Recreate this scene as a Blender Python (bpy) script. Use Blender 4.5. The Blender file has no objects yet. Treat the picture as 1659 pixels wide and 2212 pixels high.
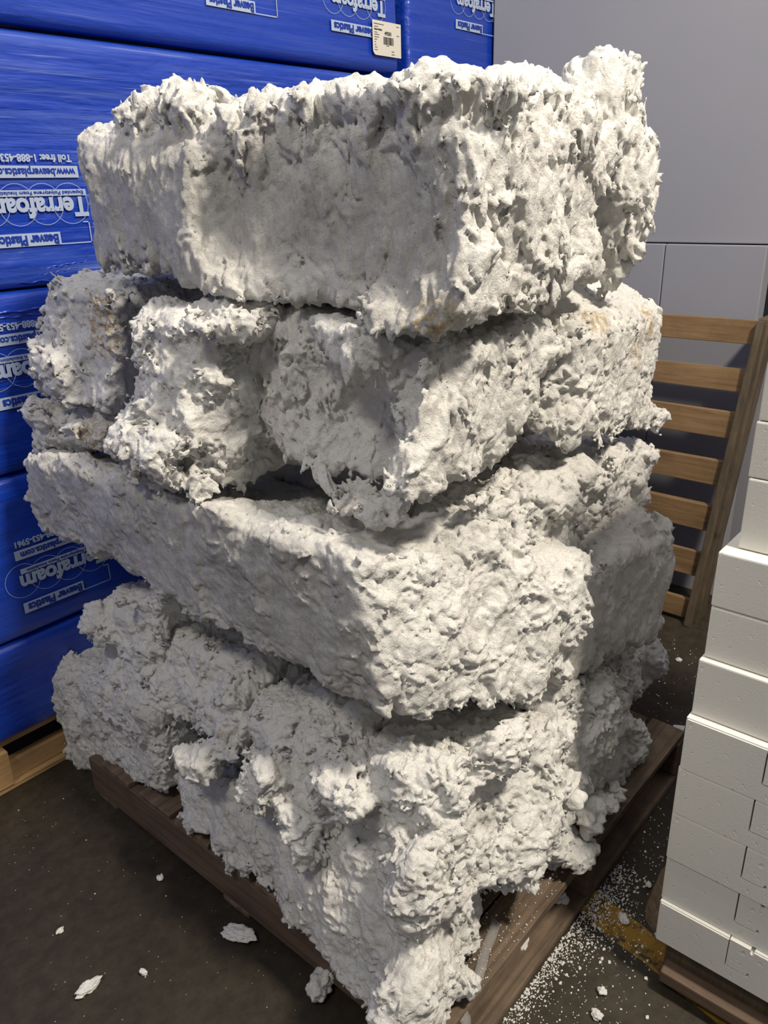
import bpy, bmesh, math, random
import numpy as np
from mathutils import Vector, Matrix, Euler
C = bpy.context.scene.collection
random.seed(7)
# ---------------------------------------------------------------- camera
W, H, F = 1659.0, 2212.0, 1701.3
R = np.array([[0.6511768680, -0.3013305092, 0.6965404588],
              [-0.7584259061, -0.2250650000, 0.6116664865],
              [-0.0275468955, -0.9265773956, -0.3750938862]])   # world = R @ (right, down, forward)
EYE = np.array([0.0, 0.0, 1.5])
cam = bpy.data.cameras.new('camera'); co = bpy.data.objects.new('camera', cam); C.objects.link(co)
cam.sensor_fit = 'HORIZONTAL'; cam.sensor_width = 36.0; cam.lens = F * 36.0 / W
cam.clip_start = 0.02
mw = Matrix.Identity(4)
for i in range(3):
    mw[i][0] = R[i, 0]; mw[i][1] = -R[i, 1]; mw[i][2] = -R[i, 2]; mw[i][3] = EYE[i]
co.matrix_world = mw
bpy.context.scene.camera = co
# ---------------------------------------------------------------- light and exposure
vs = bpy.context.scene.view_settings
vs.view_transform = 'Standard'; vs.look = 'None'; vs.gamma = 1.0; vs.use_curve_mapping = False
vs.exposure = 0.0
wd = bpy.data.worlds.new('world'); bpy.context.scene.world = wd; wd.use_nodes = True
wd.node_tree.nodes['Background'].inputs[0].default_value = (0.93, 0.93, 1.0, 1)
wd.node_tree.nodes['Background'].inputs[1].default_value = 0.24
def area(loc, target, sx, sy, power, col):
    l = bpy.data.lights.new('ceiling_lamp_or_fill', 'AREA'); l.shape = 'RECTANGLE'; l.size = sx; l.size_y = sy
    l.energy = power; l.color = col
    o = bpy.data.objects.new('ceiling_lamp_or_fill', l); C.objects.link(o); o.location = loc
    o.rotation_euler = (Vector(target) - Vector(loc)).to_track_quat('-Z', 'Y').to_euler()
area((1.12, -1.25, 4.2), (1.1, 0.9, 0.8), 0.45, 0.3, 185, (1.0, 0.905, 0.765))
area((-1.6, 0.5, 4.4), (0.7, 1.2, 0.8), 0.9, 0.4, 52, (1.0, 0.94, 0.85))  # unseen fill light from the upper left, lifts the left-facing sides
area((1.3, 1.0, 5.2), (1.6, 1.0, 0), 1.0, 1.0, 22, (0.85, 0.9, 1.0))  # added cool fill from overhead, no lamp seen there

def at(x, y, ax, v):
    """the world point seen at photo pixel (x, y) on the plane where axis ax equals v"""
    d = R @ np.array([x - W / 2, y - H / 2, F]); t = (v - EYE[ax]) / d[ax]
    return EYE + d * t
# ---------------------------------------------------------------- materials
def new_mat(name):
    m = bpy.data.materials.new(name); m.use_nodes = True
    nt = m.node_tree; b = nt.nodes['Principled BSDF']
    return m, nt, b
class NG:
    def __init__(s, nt, coord='Object'):
        s.nt = nt; s.tc = nt.nodes.new('ShaderNodeTexCoord').outputs[coord]
    def n(s, t, **k):
        o = s.nt.nodes.new(t)
        for a, v in k.items(): setattr(o, a, v)
        return o
    def link(s, a, b): s.nt.links.new(a, b)
    def val(s, sock, v):
        if isinstance(v, (int, float, tuple)): sock.default_value = v
        else: s.link(v, sock)
    def mapping(s, scale, rot=(0, 0, 0), loc=(0, 0, 0)):
        m = s.n('ShaderNodeMapping'); s.link(s.tc, m.inputs[0])
        m.inputs['Scale'].default_value = scale; m.inputs['Rotation'].default_value = rot; m.inputs['Location'].default_value = loc
        return m.outputs[0]
    def noise(s, scale, detail=4, rough=0.55, vec=None, dist=0.0):
        o = s.n('ShaderNodeTexNoise'); o.inputs['Scale'].default_value = scale; o.inputs['Detail'].default_value = detail
        o.inputs['Roughness'].default_value = rough; o.inputs['Distortion'].default_value = dist
        s.link(vec or s.tc, o.inputs['Vector']); return o.outputs['Fac']
    def vor(s, scale, vec=None, feature='F1'):
        o = s.n('ShaderNodeTexVoronoi', feature=feature); o.inputs['Scale'].default_value = scale
        s.link(vec or s.tc, o.inputs['Vector']); return o.outputs['Distance']
    def ramp(s, fac, stops, interp='LINEAR'):
        o = s.n('ShaderNodeValToRGB'); o.color_ramp.interpolation = interp
        e = o.color_ramp.elements
        while len(e) < len(stops): e.new(0.5)
        for q, (p, c) in zip(e, stops):
            q.position = p; q.color = (c, c, c, 1) if isinstance(c, (int, float)) else tuple(c) + (1,)
        s.link(fac, o.inputs[0]); return o.outputs['Color']
    def mix(s, fac, a, b, mode='MIX'):
        o = s.n('ShaderNodeMix', data_type='RGBA', blend_type=mode)
        s.val(o.inputs[0], fac)
        for i, v in ((6, a), (7, b)):
            if isinstance(v, tuple): v = v + (1,) if len(v) == 3 else v
            s.val(o.inputs[i], v)
        return o.outputs[2]
    def math(s, op, a, b=0.0, c=0.0, clamp=False):
        o = s.n('ShaderNodeMath', operation=op, use_clamp=clamp); s.val(o.inputs[0], a); s.val(o.inputs[1], b)
        if op in ('MULTIPLY_ADD', 'SMOOTH_MIN', 'COMPARE'): s.val(o.inputs[2], c)
        return o.outputs[0]
    def bump(s, h, strength, dist, prev=None):
        o = s.n('ShaderNodeBump'); s.val(o.inputs['Strength'], strength); o.inputs['Distance'].default_value = dist
        s.link(h, o.inputs['Height'])
        if prev: s.link(prev, o.inputs['Normal'])
        return o.outputs[0]
    def attr(s, name):
        o = s.n('ShaderNodeAttribute'); o.attribute_name = name; return o.outputs['Fac']

def foam_mat():
    m, nt, b = new_mat('torn_white_foam'); g = NG(nt)
    skin = g.attr('skin'); stain = g.attr('stain')
    base = g.ramp(g.noise(9, 6, 0.6), [(0.3, (0.88, 0.86, 0.81)), (0.7, (0.94, 0.93, 0.89))])
    grime = g.ramp(g.noise(34, 10, 0.75), [(0.50, 0.0), (0.66, 1.0)])
    base = g.mix(g.math('MULTIPLY', grime, 0.26), base, (0.56, 0.535, 0.48))
    skc = g.ramp(g.noise(22, 10, 0.74, g.mapping((1, 1, 0.4)), 0.4), [(0.32, (0.46, 0.445, 0.41)), (0.66, (0.78, 0.76, 0.72))])
    sk2 = g.math('MULTIPLY', skin, g.ramp(g.noise(30, 5, 0.6), [(0.34, 0.55), (0.6, 1.0)]))
    base = g.mix(sk2, base, skc)
    sp = g.ramp(g.noise(170, 3, 0.5), [(0.66, 0.0), (0.74, 1.0)])
    spm = g.ramp(g.noise(12, 3, 0.5), [(0.45, 0.0), (0.62, 1.0)])
    base = g.mix(g.math('MULTIPLY', g.math('MULTIPLY', sp, spm), 0.55), base, (0.25, 0.24, 0.21))
    tan = g.math('MULTIPLY', stain, g.ramp(g.noise(75, 5, 0.7), [(0.44, 0.0), (0.58, 1.0)]))
    base = g.mix(tan, base, (0.56, 0.40, 0.19))
    g.link(base, b.inputs['Base Color'])
    rr = g.ramp(skin, [(0.0, 0.72), (1.0, 0.42)]); g.link(rr, b.inputs['Roughness'])
    b.inputs['Specular IOR Level'].default_value = 0.35
    b.inputs['Sheen Weight'].default_value = 0.0
    nv = g.n('ShaderNodeTexNoise'); nv.inputs['Scale'].default_value = 60; nv.inputs['Detail'].default_value = 5; g.link(g.tc, nv.inputs['Vector'])
    va = g.n('ShaderNodeVectorMath', operation='MULTIPLY_ADD'); g.link(nv.outputs['Color'], va.inputs[0]); va.inputs[1].default_value = (0.022, 0.022, 0.022); g.link(g.tc, va.inputs[2])
    beads = g.math('MULTIPLY_ADD', g.vor(150, va.outputs[0]), -1.0, g.math('MULTIPLY_ADD', g.vor(340, va.outputs[0]), -0.4, g.noise(420, 3, 0.6)))
    n1 = g.noise(130, 9, 0.74, None, 0.25)
    n0 = g.bump(g.noise(42, 6, 0.68, None, 0.5), 0.5, 0.014)
    fib = g.bump(g.noise(90, 7, 0.7, g.mapping((1.6, 1.6, 0.35)), 0.6), g.math('MULTIPLY', skin, 0.6), 0.010, n0)
    n2 = g.bump(n1, 0.65, 0.009, fib)
    n3 = g.bump(beads, g.math('MULTIPLY_ADD', skin, -0.12, 0.42), 0.0032, n2)
    g.link(n3, b.inputs['Normal'])
    return m
def clean_foam_mat():
    m, nt, b = new_mat('cut_white_foam_block'); g = NG(nt)
    c = g.ramp(g.noise(3.0, 4, 0.5), [(0.3, (0.70, 0.685, 0.64)), (0.7, (0.75, 0.74, 0.695))])
    g.link(c, b.inputs['Base Color']); b.inputs['Roughness'].default_value = 0.6; b.inputs['Specular IOR Level'].default_value = 0.3
    pits = g.ramp(g.noise(95, 2, 0.4), [(0.24, 0.0), (0.33, 1.0)])
    h1 = g.bump(pits, 0.5, 0.0022)
    h2 = g.bump(g.vor(260), 0.12, 0.001, h1)
    g.link(h2, b.inputs['Normal'])
    return m
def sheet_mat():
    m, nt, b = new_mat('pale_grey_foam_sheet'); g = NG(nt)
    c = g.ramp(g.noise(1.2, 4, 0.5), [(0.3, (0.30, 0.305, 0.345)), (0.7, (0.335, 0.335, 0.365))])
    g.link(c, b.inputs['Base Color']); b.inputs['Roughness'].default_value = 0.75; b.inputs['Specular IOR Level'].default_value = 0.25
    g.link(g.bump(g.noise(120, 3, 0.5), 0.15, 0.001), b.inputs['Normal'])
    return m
def wood_mat(name, c1, c2, axis, dirt=0.3):
    m, nt, b = new_mat(name); g = NG(nt)
    sc = [34, 34, 34]; sc[axis] = 1.8
    v = g.mapping(tuple(sc))
    grain = g.noise(1.6, 8, 0.65, v, 0.8)
    c = g.ramp(grain, [(0.3, c1), (0.68, c2)])
    knot = g.ramp(g.vor(4.2, g.mapping((1.0, 1.0, 1.6))), [(0.045, 1.0), (0.11, 0.0)])
    c = g.mix(g.math('MULTIPLY', knot, 0.65), c, tuple(x * 0.25 for x in c1))
    d = g.ramp(g.noise(6, 6, 0.7), [(0.45, 0.0), (0.75, 1.0)])
    c = g.mix(g.math('MULTIPLY', d, dirt), c, tuple(x * 0.3 for x in c1))
    g.link(c, b.inputs['Base Color']); b.inputs['Roughness'].default_value = 0.72
    g.link(g.bump(grain, 0.35, 0.002), b.inputs['Normal'])
    return m
def blue_mat(name, streak, wr):
    m, nt, b = new_mat(name); g = NG(nt)
    st = g.noise(1.0, 7, 0.6, g.mapping((1.3, 30, 46)), 0.35)
    hz = g.ramp(st, [(0.46, 0.0), (0.72, 1.0)])
    big = g.ramp(g.noise(2.2, 4, 0.5, g.mapping((0.7, 1, 1.6))), [(0.35, 0.25), (0.65, 1.0)])
    f = g.math('MULTIPLY', g.math('MULTIPLY', hz, big), streak)
    th = g.ramp(g.noise(1.0, 4, 0.6, g.mapping((2.2, 60, 120), (0, 0.06, 0)), 0.2), [(0.60, 0.0), (0.70, 1.0)])
    th = g.math('MULTIPLY', g.math('MULTIPLY', th, big), 0.55 * streak)
    c = g.mix(f, (0.004, 0.042, 0.40), (0.09, 0.16, 0.52))
    c = g.mix(th, c, (0.42, 0.50, 0.78))
    g.link(c, b.inputs['Base Color'])
    b.inputs['Roughness'].default_value = 0.34
    b.inputs['Specular IOR Level'].default_value = 0.5
    b.inputs['Coat Weight'].default_value = 0.55; b.inputs['Coat Roughness'].default_value = 0.16
    w1 = g.noise(1.0, 5, 0.55, g.mapping((2.0, 26, 34), (0, 0.05, 0)), 0.4)
    w2 = g.noise(2.6, 4, 0.55, g.mapping((1.0, 1.6, 2.2), (0, 0.3, 0)), 0.6)
    n1 = g.bump(w2, wr * 0.7, 0.05)
    n2 = g.bump(w1, wr, 0.014, n1)
    g.link(n2, b.inputs['Normal']); g.link(n2, b.inputs['Coat Normal'])
    return m
def plain(name, col, rough=0.6, spec=0.4):
    m, nt, b = new_mat(name); g = NG(nt)
    c = g.mix(g.math('MULTIPLY', g.noise(30, 3), 0.25), col, tuple(x * 0.8 for x in col))
    g.link(c, b.inputs['Base Color']); b.inputs['Roughness'].default_value = rough; b.inputs['Specular IOR Level'].default_value = spec
    return m
def floor_mat():
    m, nt, b = new_mat('stained_concrete'); g = NG(nt)
    a = g.ramp(g.noise(1.3, 8, 0.62, None, 0.5), [(0.30, (0.020, 0.015, 0.009)), (0.50, (0.040, 0.031, 0.019)), (0.72, (0.075, 0.064, 0.045))])
    fine = g.ramp(g.noise(28, 8, 0.7), [(0.35, 0.55), (0.7, 1.15)])
    c = g.mix(1.0, a, fine, 'MULTIPLY')
    # worn yellow floor line (paint on the slab)
    sp = g.n('ShaderNodeSeparateXYZ'); g.link(g.tc, sp.inputs[0])
    lx = g.math('MULTIPLY_ADD', g.noise(7, 4, 0.6), 0.03, g.math('SUBTRACT', sp.outputs[0], 1.188))
    # the line runs along y; slightly slanted
    lx = g.math('MULTIPLY_ADD', sp.outputs[1], -0.20, lx)
    inside = g.math('LESS_THAN', g.math('ABSOLUTE', lx), 0.037)
    worn = g.ramp(g.noise(24, 8, 0.75), [(0.40, 0.0), (0.50, 1.0)])
    yrange = g.math('LESS_THAN', sp.outputs[1], 0.66)
    f = g.math('MULTIPLY', g.math('MULTIPLY', inside, worn), g.math('MULTIPLY', yrange, 0.9))
    c = g.mix(f, c, (0.30, 0.165, 0.018))
    g.link(c, b.inputs['Base Color'])
    g.link(g.ramp(g.noise(3, 5), [(0.3, 0.42), (0.7, 0.7)]), b.inputs['Roughness'])
    b.inputs['Specular IOR Level'].default_value = 0.4
    g.link(g.bump(g.noise(60, 8, 0.7), 0.25, 0.003), b.inputs['Normal'])
    return m
def film_mat():
    m, nt, b = new_mat('clear_plastic_film'); g = NG(nt)
    b.inputs['Base Color'].default_value = (0.85, 0.87, 0.88, 1)
    b.inputs['Roughness'].default_value = 0.22; b.inputs['IOR'].default_value = 1.3
    b.inputs['Alpha'].default_value = 0.13
    g.link(g.bump(g.noise(25, 4, 0.6), 0.6, 0.01), b.inputs['Normal'])
    return m
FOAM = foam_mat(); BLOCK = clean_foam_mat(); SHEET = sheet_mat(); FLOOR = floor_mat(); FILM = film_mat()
WOOD_X = wood_mat('weathered_board', (0.07, 0.047, 0.03), (0.225, 0.16, 0.105), 0, 0.7)
WOOD_Y = wood_mat('dirty_red_brown_timber', (0.075, 0.046, 0.03), (0.165, 0.11, 0.075), 1, 0.5)
WOOD_L = wood_mat('yellow_pine_slat', (0.17, 0.095, 0.038), (0.31, 0.195, 0.088), 1, 0.4)
WOOD_D = wood_mat('grey_brown_rail', (0.075, 0.055, 0.032), (0.16, 0.12, 0.075), 2, 0.6)
WOOD_P = wood_mat('yellow_pine_pallet', (0.33, 0.19, 0.075), (0.50, 0.32, 0.15), 0, 0.25)
BLUE_A = blue_mat('blue_plastic_stretch_wrapped', 1.0, 0.5)
BLUE_B = blue_mat('blue_plastic_bag', 0.25, 0.3)
INK = plain('pale_print', (0.42, 0.50, 0.66), 0.4)
INKB = plain('blue_print', (0.012, 0.045, 0.34), 0.4)
PAPER = plain('cream_label_paper', (0.72, 0.68, 0.60), 0.5)
BLACK = plain('black_ink', (0.03, 0.03, 0.035), 0.5)
GROOVE = plain('shadowless_slot_foam', (0.62, 0.60, 0.55), 0.8)
# ---------------------------------------------------------------- helpers
def setp(o, label=None, cat=None, group=None, kind=None):
    for k, v in (('label', label), ('category', cat), ('group', group), ('kind', kind)):
        if v: o[k] = v
    return o
def link(name, me, mat, parent=None, loc=None):
    if mat is not None and not me.materials: me.materials.append(mat)
    o = bpy.data.objects.new(name, me); C.objects.link(o)
    if loc is not None: o.location = loc
    if parent: o.parent = parent
    return o
def empty(name, loc, *tags):
    o = bpy.data.objects.new(name, None); C.objects.link(o); o.location = loc; o.empty_display_size = 0.05
    return setp(o, *tags)
def mesh_from(name, V, Fc):
    me = bpy.data.meshes.new(name); me.from_pydata([tuple(map(float, v)) for v in V], [], Fc); me.update(); return me
def box_bm(lo, hi, bevel=0.0, seg=2, jit=0.0, sub=None):
    bm = bmesh.new()
    bmesh.ops.create_cube(bm, size=1.0)
    lo = Vector(lo); hi = Vector(hi); c = (lo + hi) / 2; s = hi - lo
    for v in bm.verts:
        v.co = Vector((v.co.x * s.x, v.co.y * s.y, v.co.z * s.z)) + c + Vector([random.uniform(-jit, jit) for _ in range(3)])
    if bevel: bmesh.ops.bevel(bm, geom=list(bm.edges), offset=bevel, segments=seg, profile=0.6, affect='EDGES')
    return bm
def bm_obj(name, bm, mat, parent=None, loc=(0, 0, 0), smooth=False):
    loc = Vector(loc)
    for v in bm.verts: v.co -= loc
    me = bpy.data.meshes.new(name); bm.normal_update(); bm.to_mesh(me); bm.free()
    if smooth: me.shade_smooth()
    o = link(name, me, mat)
    if parent:
        o.parent = parent; o.location = loc - parent.location
    else: o.location = loc
    return o
# ---------------------------------------------------------------- noise volumes
rng = np.random.default_rng(11)
def tile_perlin(n=96, cells=12):
    g = rng.normal(size=(cells, cells, cells, 3)); g /= np.linalg.norm(g, axis=-1, keepdims=True)
    t = np.arange(n) * cells / n; i0 = np.floor(t).astype(int); f = t - i0; i1 = (i0 + 1) % cells
    u = f * f * f * (f * (f * 6 - 15) + 10)
    out = np.zeros((n, n, n))
    for a in (0, 1):
        for b in (0, 1):
            for c in (0, 1):
                gi = g[np.ix_((i1 if a else i0), (i1 if b else i0), (i1 if c else i0))]
                d = gi[..., 0] * (f - a)[:, None, None] + gi[..., 1] * (f - b)[None, :, None] + gi[..., 2] * (f - c)[None, None, :]
                w = (u if a else 1 - u)[:, None, None] * (u if b else 1 - u)[None, :, None] * (u if c else 1 - u)[None, None, :]
                out += d * w
    return (out * 1.6).astype(np.float32)
def tile_worley(n=96, cells=12):
    p = rng.random((cells, cells, cells, 3)); out = np.full((n, n, n), 9.0); k = n // cells
    t = (np.arange(n) + 0.5) * cells / n; X, Y, Z = np.meshgrid(t, t, t, indexing='ij')
    ix, iy, iz = X.astype(int), Y.astype(int), Z.astype(int)
    for a in (-1, 0, 1):
        for b in (-1, 0, 1):
            for c in (-1, 0, 1):
                q = p[(ix + a) % cells, (iy + b) % cells, (iz + c) % cells]
                d = (ix + a + q[..., 0] - X) ** 2 + (iy + b + q[..., 1] - Y) ** 2 + (iz + c + q[..., 2] - Z) ** 2
                out = np.minimum(out, d)
    return np.sqrt(out).astype(np.float32)
PV, WV, CELLS, NT = tile_perlin(), tile_worley(), 12, 96
def samp(vol, P, scale, off=0.0):
    """sample a tile so that one noise cell is `scale` metres"""
    q = P * (NT / CELLS / scale) + off
    i = np.floor(q).astype(np.int32); f = (q - i).astype(np.float32); i0 = i % NT; i1 = (i0 + 1) % NT
    x0, y0, z0 = i0.T; x1, y1, z1 = i1.T; fx, fy, fz = f.T
    a = vol[x0, y0, z0] * (1 - fx) + vol[x1, y0, z0] * fx
    b = vol[x0, y1, z0] * (1 - fx) + vol[x1, y1, z0] * fx
    c = vol[x0, y0, z1] * (1 - fx) + vol[x1, y0, z1] * fx
    d = vol[x0, y1, z1] * (1 - fx) + vol[x1, y1, z1] * fx
    return (a * (1 - fy) + b * fy) * (1 - fz) + (c * (1 - fy) + d * fy) * fz
def sstep(a, b, x):
    t = np.clip((x - a) / (b - a), 0, 1); return t * t * (3 - 2 * t)
# ---------------------------------------------------------------- surface nets
def surface_nets(v, org, h):
    nx, ny, nz = v.shape
    s = v < 0
    corners = [(a, b, c) for a in (0, 1) for b in (0, 1) for c in (0, 1)]
    cnt = np.zeros((nx - 1, ny - 1, nz - 1), np.int8)
    for a, b, c in corners: cnt += s[a:nx - 1 + a, b:ny - 1 + b, c:nz - 1 + c]
    act = (cnt > 0) & (cnt < 8)
    ids = np.full(act.shape, -1, np.int64); cell = np.argwhere(act); ids[act] = np.arange(len(cell))
    acc = np.zeros((len(cell), 3)); num = np.zeros(len(cell))
    for i, A in enumerate(corners):
        for ax in range(3):
            if A[ax] == 1: continue
            B = list(A); B[ax] = 1
            va = v[cell[:, 0] + A[0], cell[:, 1] + A[1], cell[:, 2] + A[2]]
            vb = v[cell[:, 0] + B[0], cell[:, 1] + B[1], cell[:, 2] + B[2]]
            m = (va < 0) != (vb < 0)
            t = np.where(m, va / np.where(m, va - vb, 1), 0)
            p = np.repeat(np.array([A], float), len(cell), 0); p[:, ax] += t
            acc[m] += p[m]; num[m] += 1
    V = (cell + acc / num[:, None]) * h + org
    quads = []
    for ax in range(3):
        o1, o2 = [(1, 2), (2, 0), (0, 1)][ax]
        sl0 = [slice(1, -1)] * 3; sl0[ax] = slice(0, -1); sl1 = list(sl0); sl1[ax] = slice(1, None)
        a = s[tuple(sl0)]; b = s[tuple(sl1)]; e = a != b
        idx = np.argwhere(e)
        off = np.array([1, 1, 1]); off[ax] = 0; idx = idx + off
        def cid(d1, d2):
            q = idx.copy(); q[:, o1] += d1; q[:, o2] += d2; return ids[q[:, 0], q[:, 1], q[:, 2]]
        Q = np.stack([cid(-1, -1), cid(0, -1), cid(0, 0), cid(-1, 0)], 1)
        flip = ~a[e]; Q[flip] = Q[flip][:, ::-1]
        quads.append(Q)
    return V, np.concatenate(quads)
def np_mesh(name, V, Q, attrs):
    me = bpy.data.meshes.new(name)
    me.vertices.add(len(V)); me.vertices.foreach_set('co', V.astype(np.float32).ravel())
    me.loops.add(Q.size); me.loops.foreach_set('vertex_index', Q.astype(np.int32).ravel())
    me.polygons.add(len(Q)); me.polygons.foreach_set('loop_start', np.arange(0, Q.size, 4, dtype=np.int32))
    me.polygons.foreach_set('loop_total', np.full(len(Q), 4, np.int32))
    me.update(calc_edges=True)
    me.polygons.foreach_set('use_smooth', np.ones(len(Q), bool))
    for k, a in attrs.items():
        t = me.attributes.new(k, 'FLOAT', 'POINT'); t.data.foreach_set('value', a.astype(np.float32))
    me.update(); return me
SEED = [0]
def smax(a, b, k):
    h = np.clip(0.5 - 0.5 * (a - b) / k, 0, 1)      # 0 -> a, 1 -> b
    return a * (1 - h) + b * h + k * h * (1 - h)
def ell(P, c, r):
    q = (P - np.array(c)) / np.array(r); l = np.sqrt((q ** 2).sum(1)); return (l - 1) * min(r) * np.clip(0.5 + 0.5 * l, 0.8, 1.5)
def bale(label, pts, blobs=(), bites=(), rx=1.0, ry=1.0, rt=1.0, amp=1.0, rnd=0.035, h=0.005, stretch=(1, 1, 1),
         stains=(), lump=1.0, flake=1.0, group=None, cat='foam bale', name='foam_bale', skinx=None, skiny=None, deepx=0.0, deepy=0.0, cuts=()):
    """pts: near, left and right upright edges, each (top, bottom); the fourth edge completes the block.
    rx / ry / rt: roughness of the face towards -x, towards -y and of the top"""
    SEED[0] += 1; off = SEED[0] * 7.31
    Nt, Nb, Lt, Lb, Rt, Rb = [np.array(p, float) for p in pts]
    Ht, Hb = Lt + Rt - Nt, Lb + Rb - Nb
    faces = [((Nt, Nb, Lb, Lt), rx), ((Nt, Nb, Rb, Rt), ry), ((Nt, Lt, Ht, Rt), rt), ((Nb, Lb, Hb, Rb), 1.0), ((Lt, Lb, Hb, Ht), 1.0), ((Rt, Rb, Hb, Ht), 1.0)]
    cen = (Nt + Nb + Lt + Lb + Rt + Rb + Ht + Hb) / 8
    planes = []; P8_ = np.array([Nt, Nb, Lt, Lb, Rt, Rb, Ht, Hb])
    ext = [0, 0, 0, 0, deepy, deepx]
    for fi, (q, r) in enumerate(faces):
        got = []
        for tri in ((0, 1, 2), (0, 2, 3), (0, 1, 3), (1, 2, 3)):
            a_, b_, c_ = q[tri[0]], q[tri[1]], q[tri[2]]
            n = np.cross(b_ - a_, c_ - a_); n /= np.linalg.norm(n); dd_ = a_ @ n
            if cen @ n > dd_: n = -n; dd_ = -dd_
            if (P8_ @ n - dd_).max() < 0.004 and not any(np.dot(n, g_[0]) > 0.9995 for g_ in got): got.append([n, dd_ + ext[fi], r, fi])
        if not got:
            n = np.cross(q[2] - q[0], q[3] - q[1]); n /= np.linalg.norm(n)
            if (sum(q) / 4 - cen) @ n < 0: n = -n
            got = [[n, (sum(q) / 4) @ n + ext[fi], r, fi]]
        planes += got
    allp = np.array([Nt, Nb, Lt, Lb, Rt, Rb, Ht, Hb])
    lo, hi = allp.min(0), allp.max(0)
    for c, r in blobs: lo = np.minimum(lo, np.array(c) - r); hi = np.maximum(hi, np.array(c) + r)
    pad = 0.05; lo = lo - pad; hi = hi + pad + np.array([deepx, deepy, 0])
    dims = np.ceil((hi - lo) / h).astype(int) + 1
    ax = [lo[i] + np.arange(dims[i]) * h for i in range(3)]
    G = np.stack(np.meshgrid(*ax, indexing='ij'), -1).reshape(-1, 3)
    sd = np.full(len(G), -9.0, np.float32)
    for n, d, r, _ in planes: sd = smax(sd, (G @ n - d).astype(np.float32), rnd)
    for c, n in cuts:
        n = np.array(n, float); n /= np.linalg.norm(n); sd = smax(sd, ((G - np.array(c)) @ n).astype(np.float32), rnd * 0.6)
    for c, r in blobs: sd = -smax(-sd, -ell(G, c, np.array(r)).astype(np.float32), 0.03)
    for c, r in bites: sd = smax(sd, -ell(G, c, np.array(r)).astype(np.float32), 0.018)
    band = np.abs(sd) < 0.052
    P = G[band]; base = sd[band]
    # roughness of the nearest faces
    wsum = np.zeros(len(P)); rs = np.zeros(len(P))
    for n, d, r, _ in planes:
        w = np.exp((P @ n - d) / 0.016); wsum += w; rs += w * r
    rs = rs / wsum
    patch = samp(PV, P, 0.11, off + 3) * 0.6 + samp(PV, P, 0.05, off + 40) * 0.3
    ro = np.clip(rs + patch * (1 - rs) * 1.1 * (rs < 0.99), 0.10, 1)
    wv = np.stack([samp(PV, P, 0.06, off + k * 13.7) for k in range(3)], 1)
    Pw = P / np.array(stretch) + wv * 0.016
    n1 = samp(PV, P, 0.17, off)
    n2 = samp(PV, Pw, 0.06, off + 5)
    n3 = samp(WV, Pw, 0.030, off + 9) - 0.5
    n4 = samp(WV, Pw, 0.0125, off + 2) - 0.5
    n5 = samp(PV, Pw, 0.024, off + 21)
    t = (n5 * 0.25 + n2 * 0.4 + samp(PV, P, 0.10, off + 60) * 0.5 + 0.8) * 8
    st = (np.floor(t) + sstep(0.8, 1.0, t - np.floor(t))) / 8 - 0.8
    cr = np.abs(samp(PV, Pw, 0.13, off + 77)); crack = sstep(0.035, 0.0, cr) * np.clip(samp(PV, P, 0.2, off + 88) * 3 + 0.3, 0, 1)
    fx = np.abs(n5); ridge = sstep(0.10, 0.0, fx)
    f1 = np.abs(samp(PV, Pw, 0.040, off + 31)); f2 = np.abs(samp(PV, Pw, 0.019, off + 33)); f3 = samp(PV, Pw, 0.0105, off + 35)
    f4 = samp(PV, Pw, 0.0072, off + 37); g1 = samp(WV, Pw + wv * 0.01, 0.009, off + 39) - 0.5
    rr_ = 0.13 + 0.87 * ro
    dent = sstep(0.15, 0.5, samp(PV, P, 0.13, off + 51)) * ro
    d = (n1 * 0.016 * (0.4 + 0.6 * ro) + n2 * 0.008 * ro + n3 * 0.007 * lump * ro + n4 * 0.0055 * lump * rr_
         - (f1 - 0.25) * 0.014 * rr_ - (f2 - 0.25) * 0.010 * rr_ + f3 * 0.0062 * rr_ + f4 * 0.0045 * rr_ + g1 * 0.0042 * rr_
         + st * 0.022 * flake * rr_ + dent * 0.014 + crack * 0.009 * ro) * amp
    sd[band] = base + d
    v = sd.reshape(dims)
    # a closed hull: nothing may touch the grid border
    v[0] = v[-1] = 1; v[:, 0] = v[:, -1] = 1; v[:, :, 0] = v[:, :, -1] = 1
    V, Q = surface_nets(v, lo, h)
    # only the main body: drop tiny floating islands
    par = np.arange(len(V)); e = np.concatenate([Q[:, [0, 1]], Q[:, [1, 2]], Q[:, [2, 3]], Q[:, [3, 0]]])
    for _ in range(400):
        m = np.minimum(par[e[:, 0]], par[e[:, 1]]); new = par.copy()
        np.minimum.at(new, e[:, 0], m); np.minimum.at(new, e[:, 1], m); new = new[new]; new = new[new]
        if (new == par).all(): break
        par = new
    u, c = np.unique(par, return_counts=True); keep = par == u[np.argmax(c)]
    Q = Q[keep[Q[:, 0]]]; rem = np.cumsum(keep) - 1; V = V[keep]; Q = rem[Q]
    # vertex attributes
    wsum = np.zeros(len(V)); rs = np.zeros(len(V)); ss = np.zeros(len(V))
    skins = [skinx if skinx is not None else max(0, 1 - rx), skiny if skiny is not None else max(0, 1 - ry), max(0, 1 - rt) * 0.6, 0.1, 0, 0]
    for n, dd, r, fi in planes:
        sk = skins[fi]
        w = np.exp((V @ n - dd) / 0.016); wsum += w; ss += w * sk
    skin = ss / wsum + samp(PV, V, 0.11, off + 3) * 0.35 * (ss / wsum > 0.05)
    for c, r in bites: pass
    stn = np.zeros(len(V))
    for c, r in stains: stn = np.maximum(stn, 1 - np.linalg.norm((V - np.array(c)) / r, axis=1))
    org = np.array([V[:, 0].mean(), V[:, 1].mean(), V[:, 2].min()])
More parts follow.
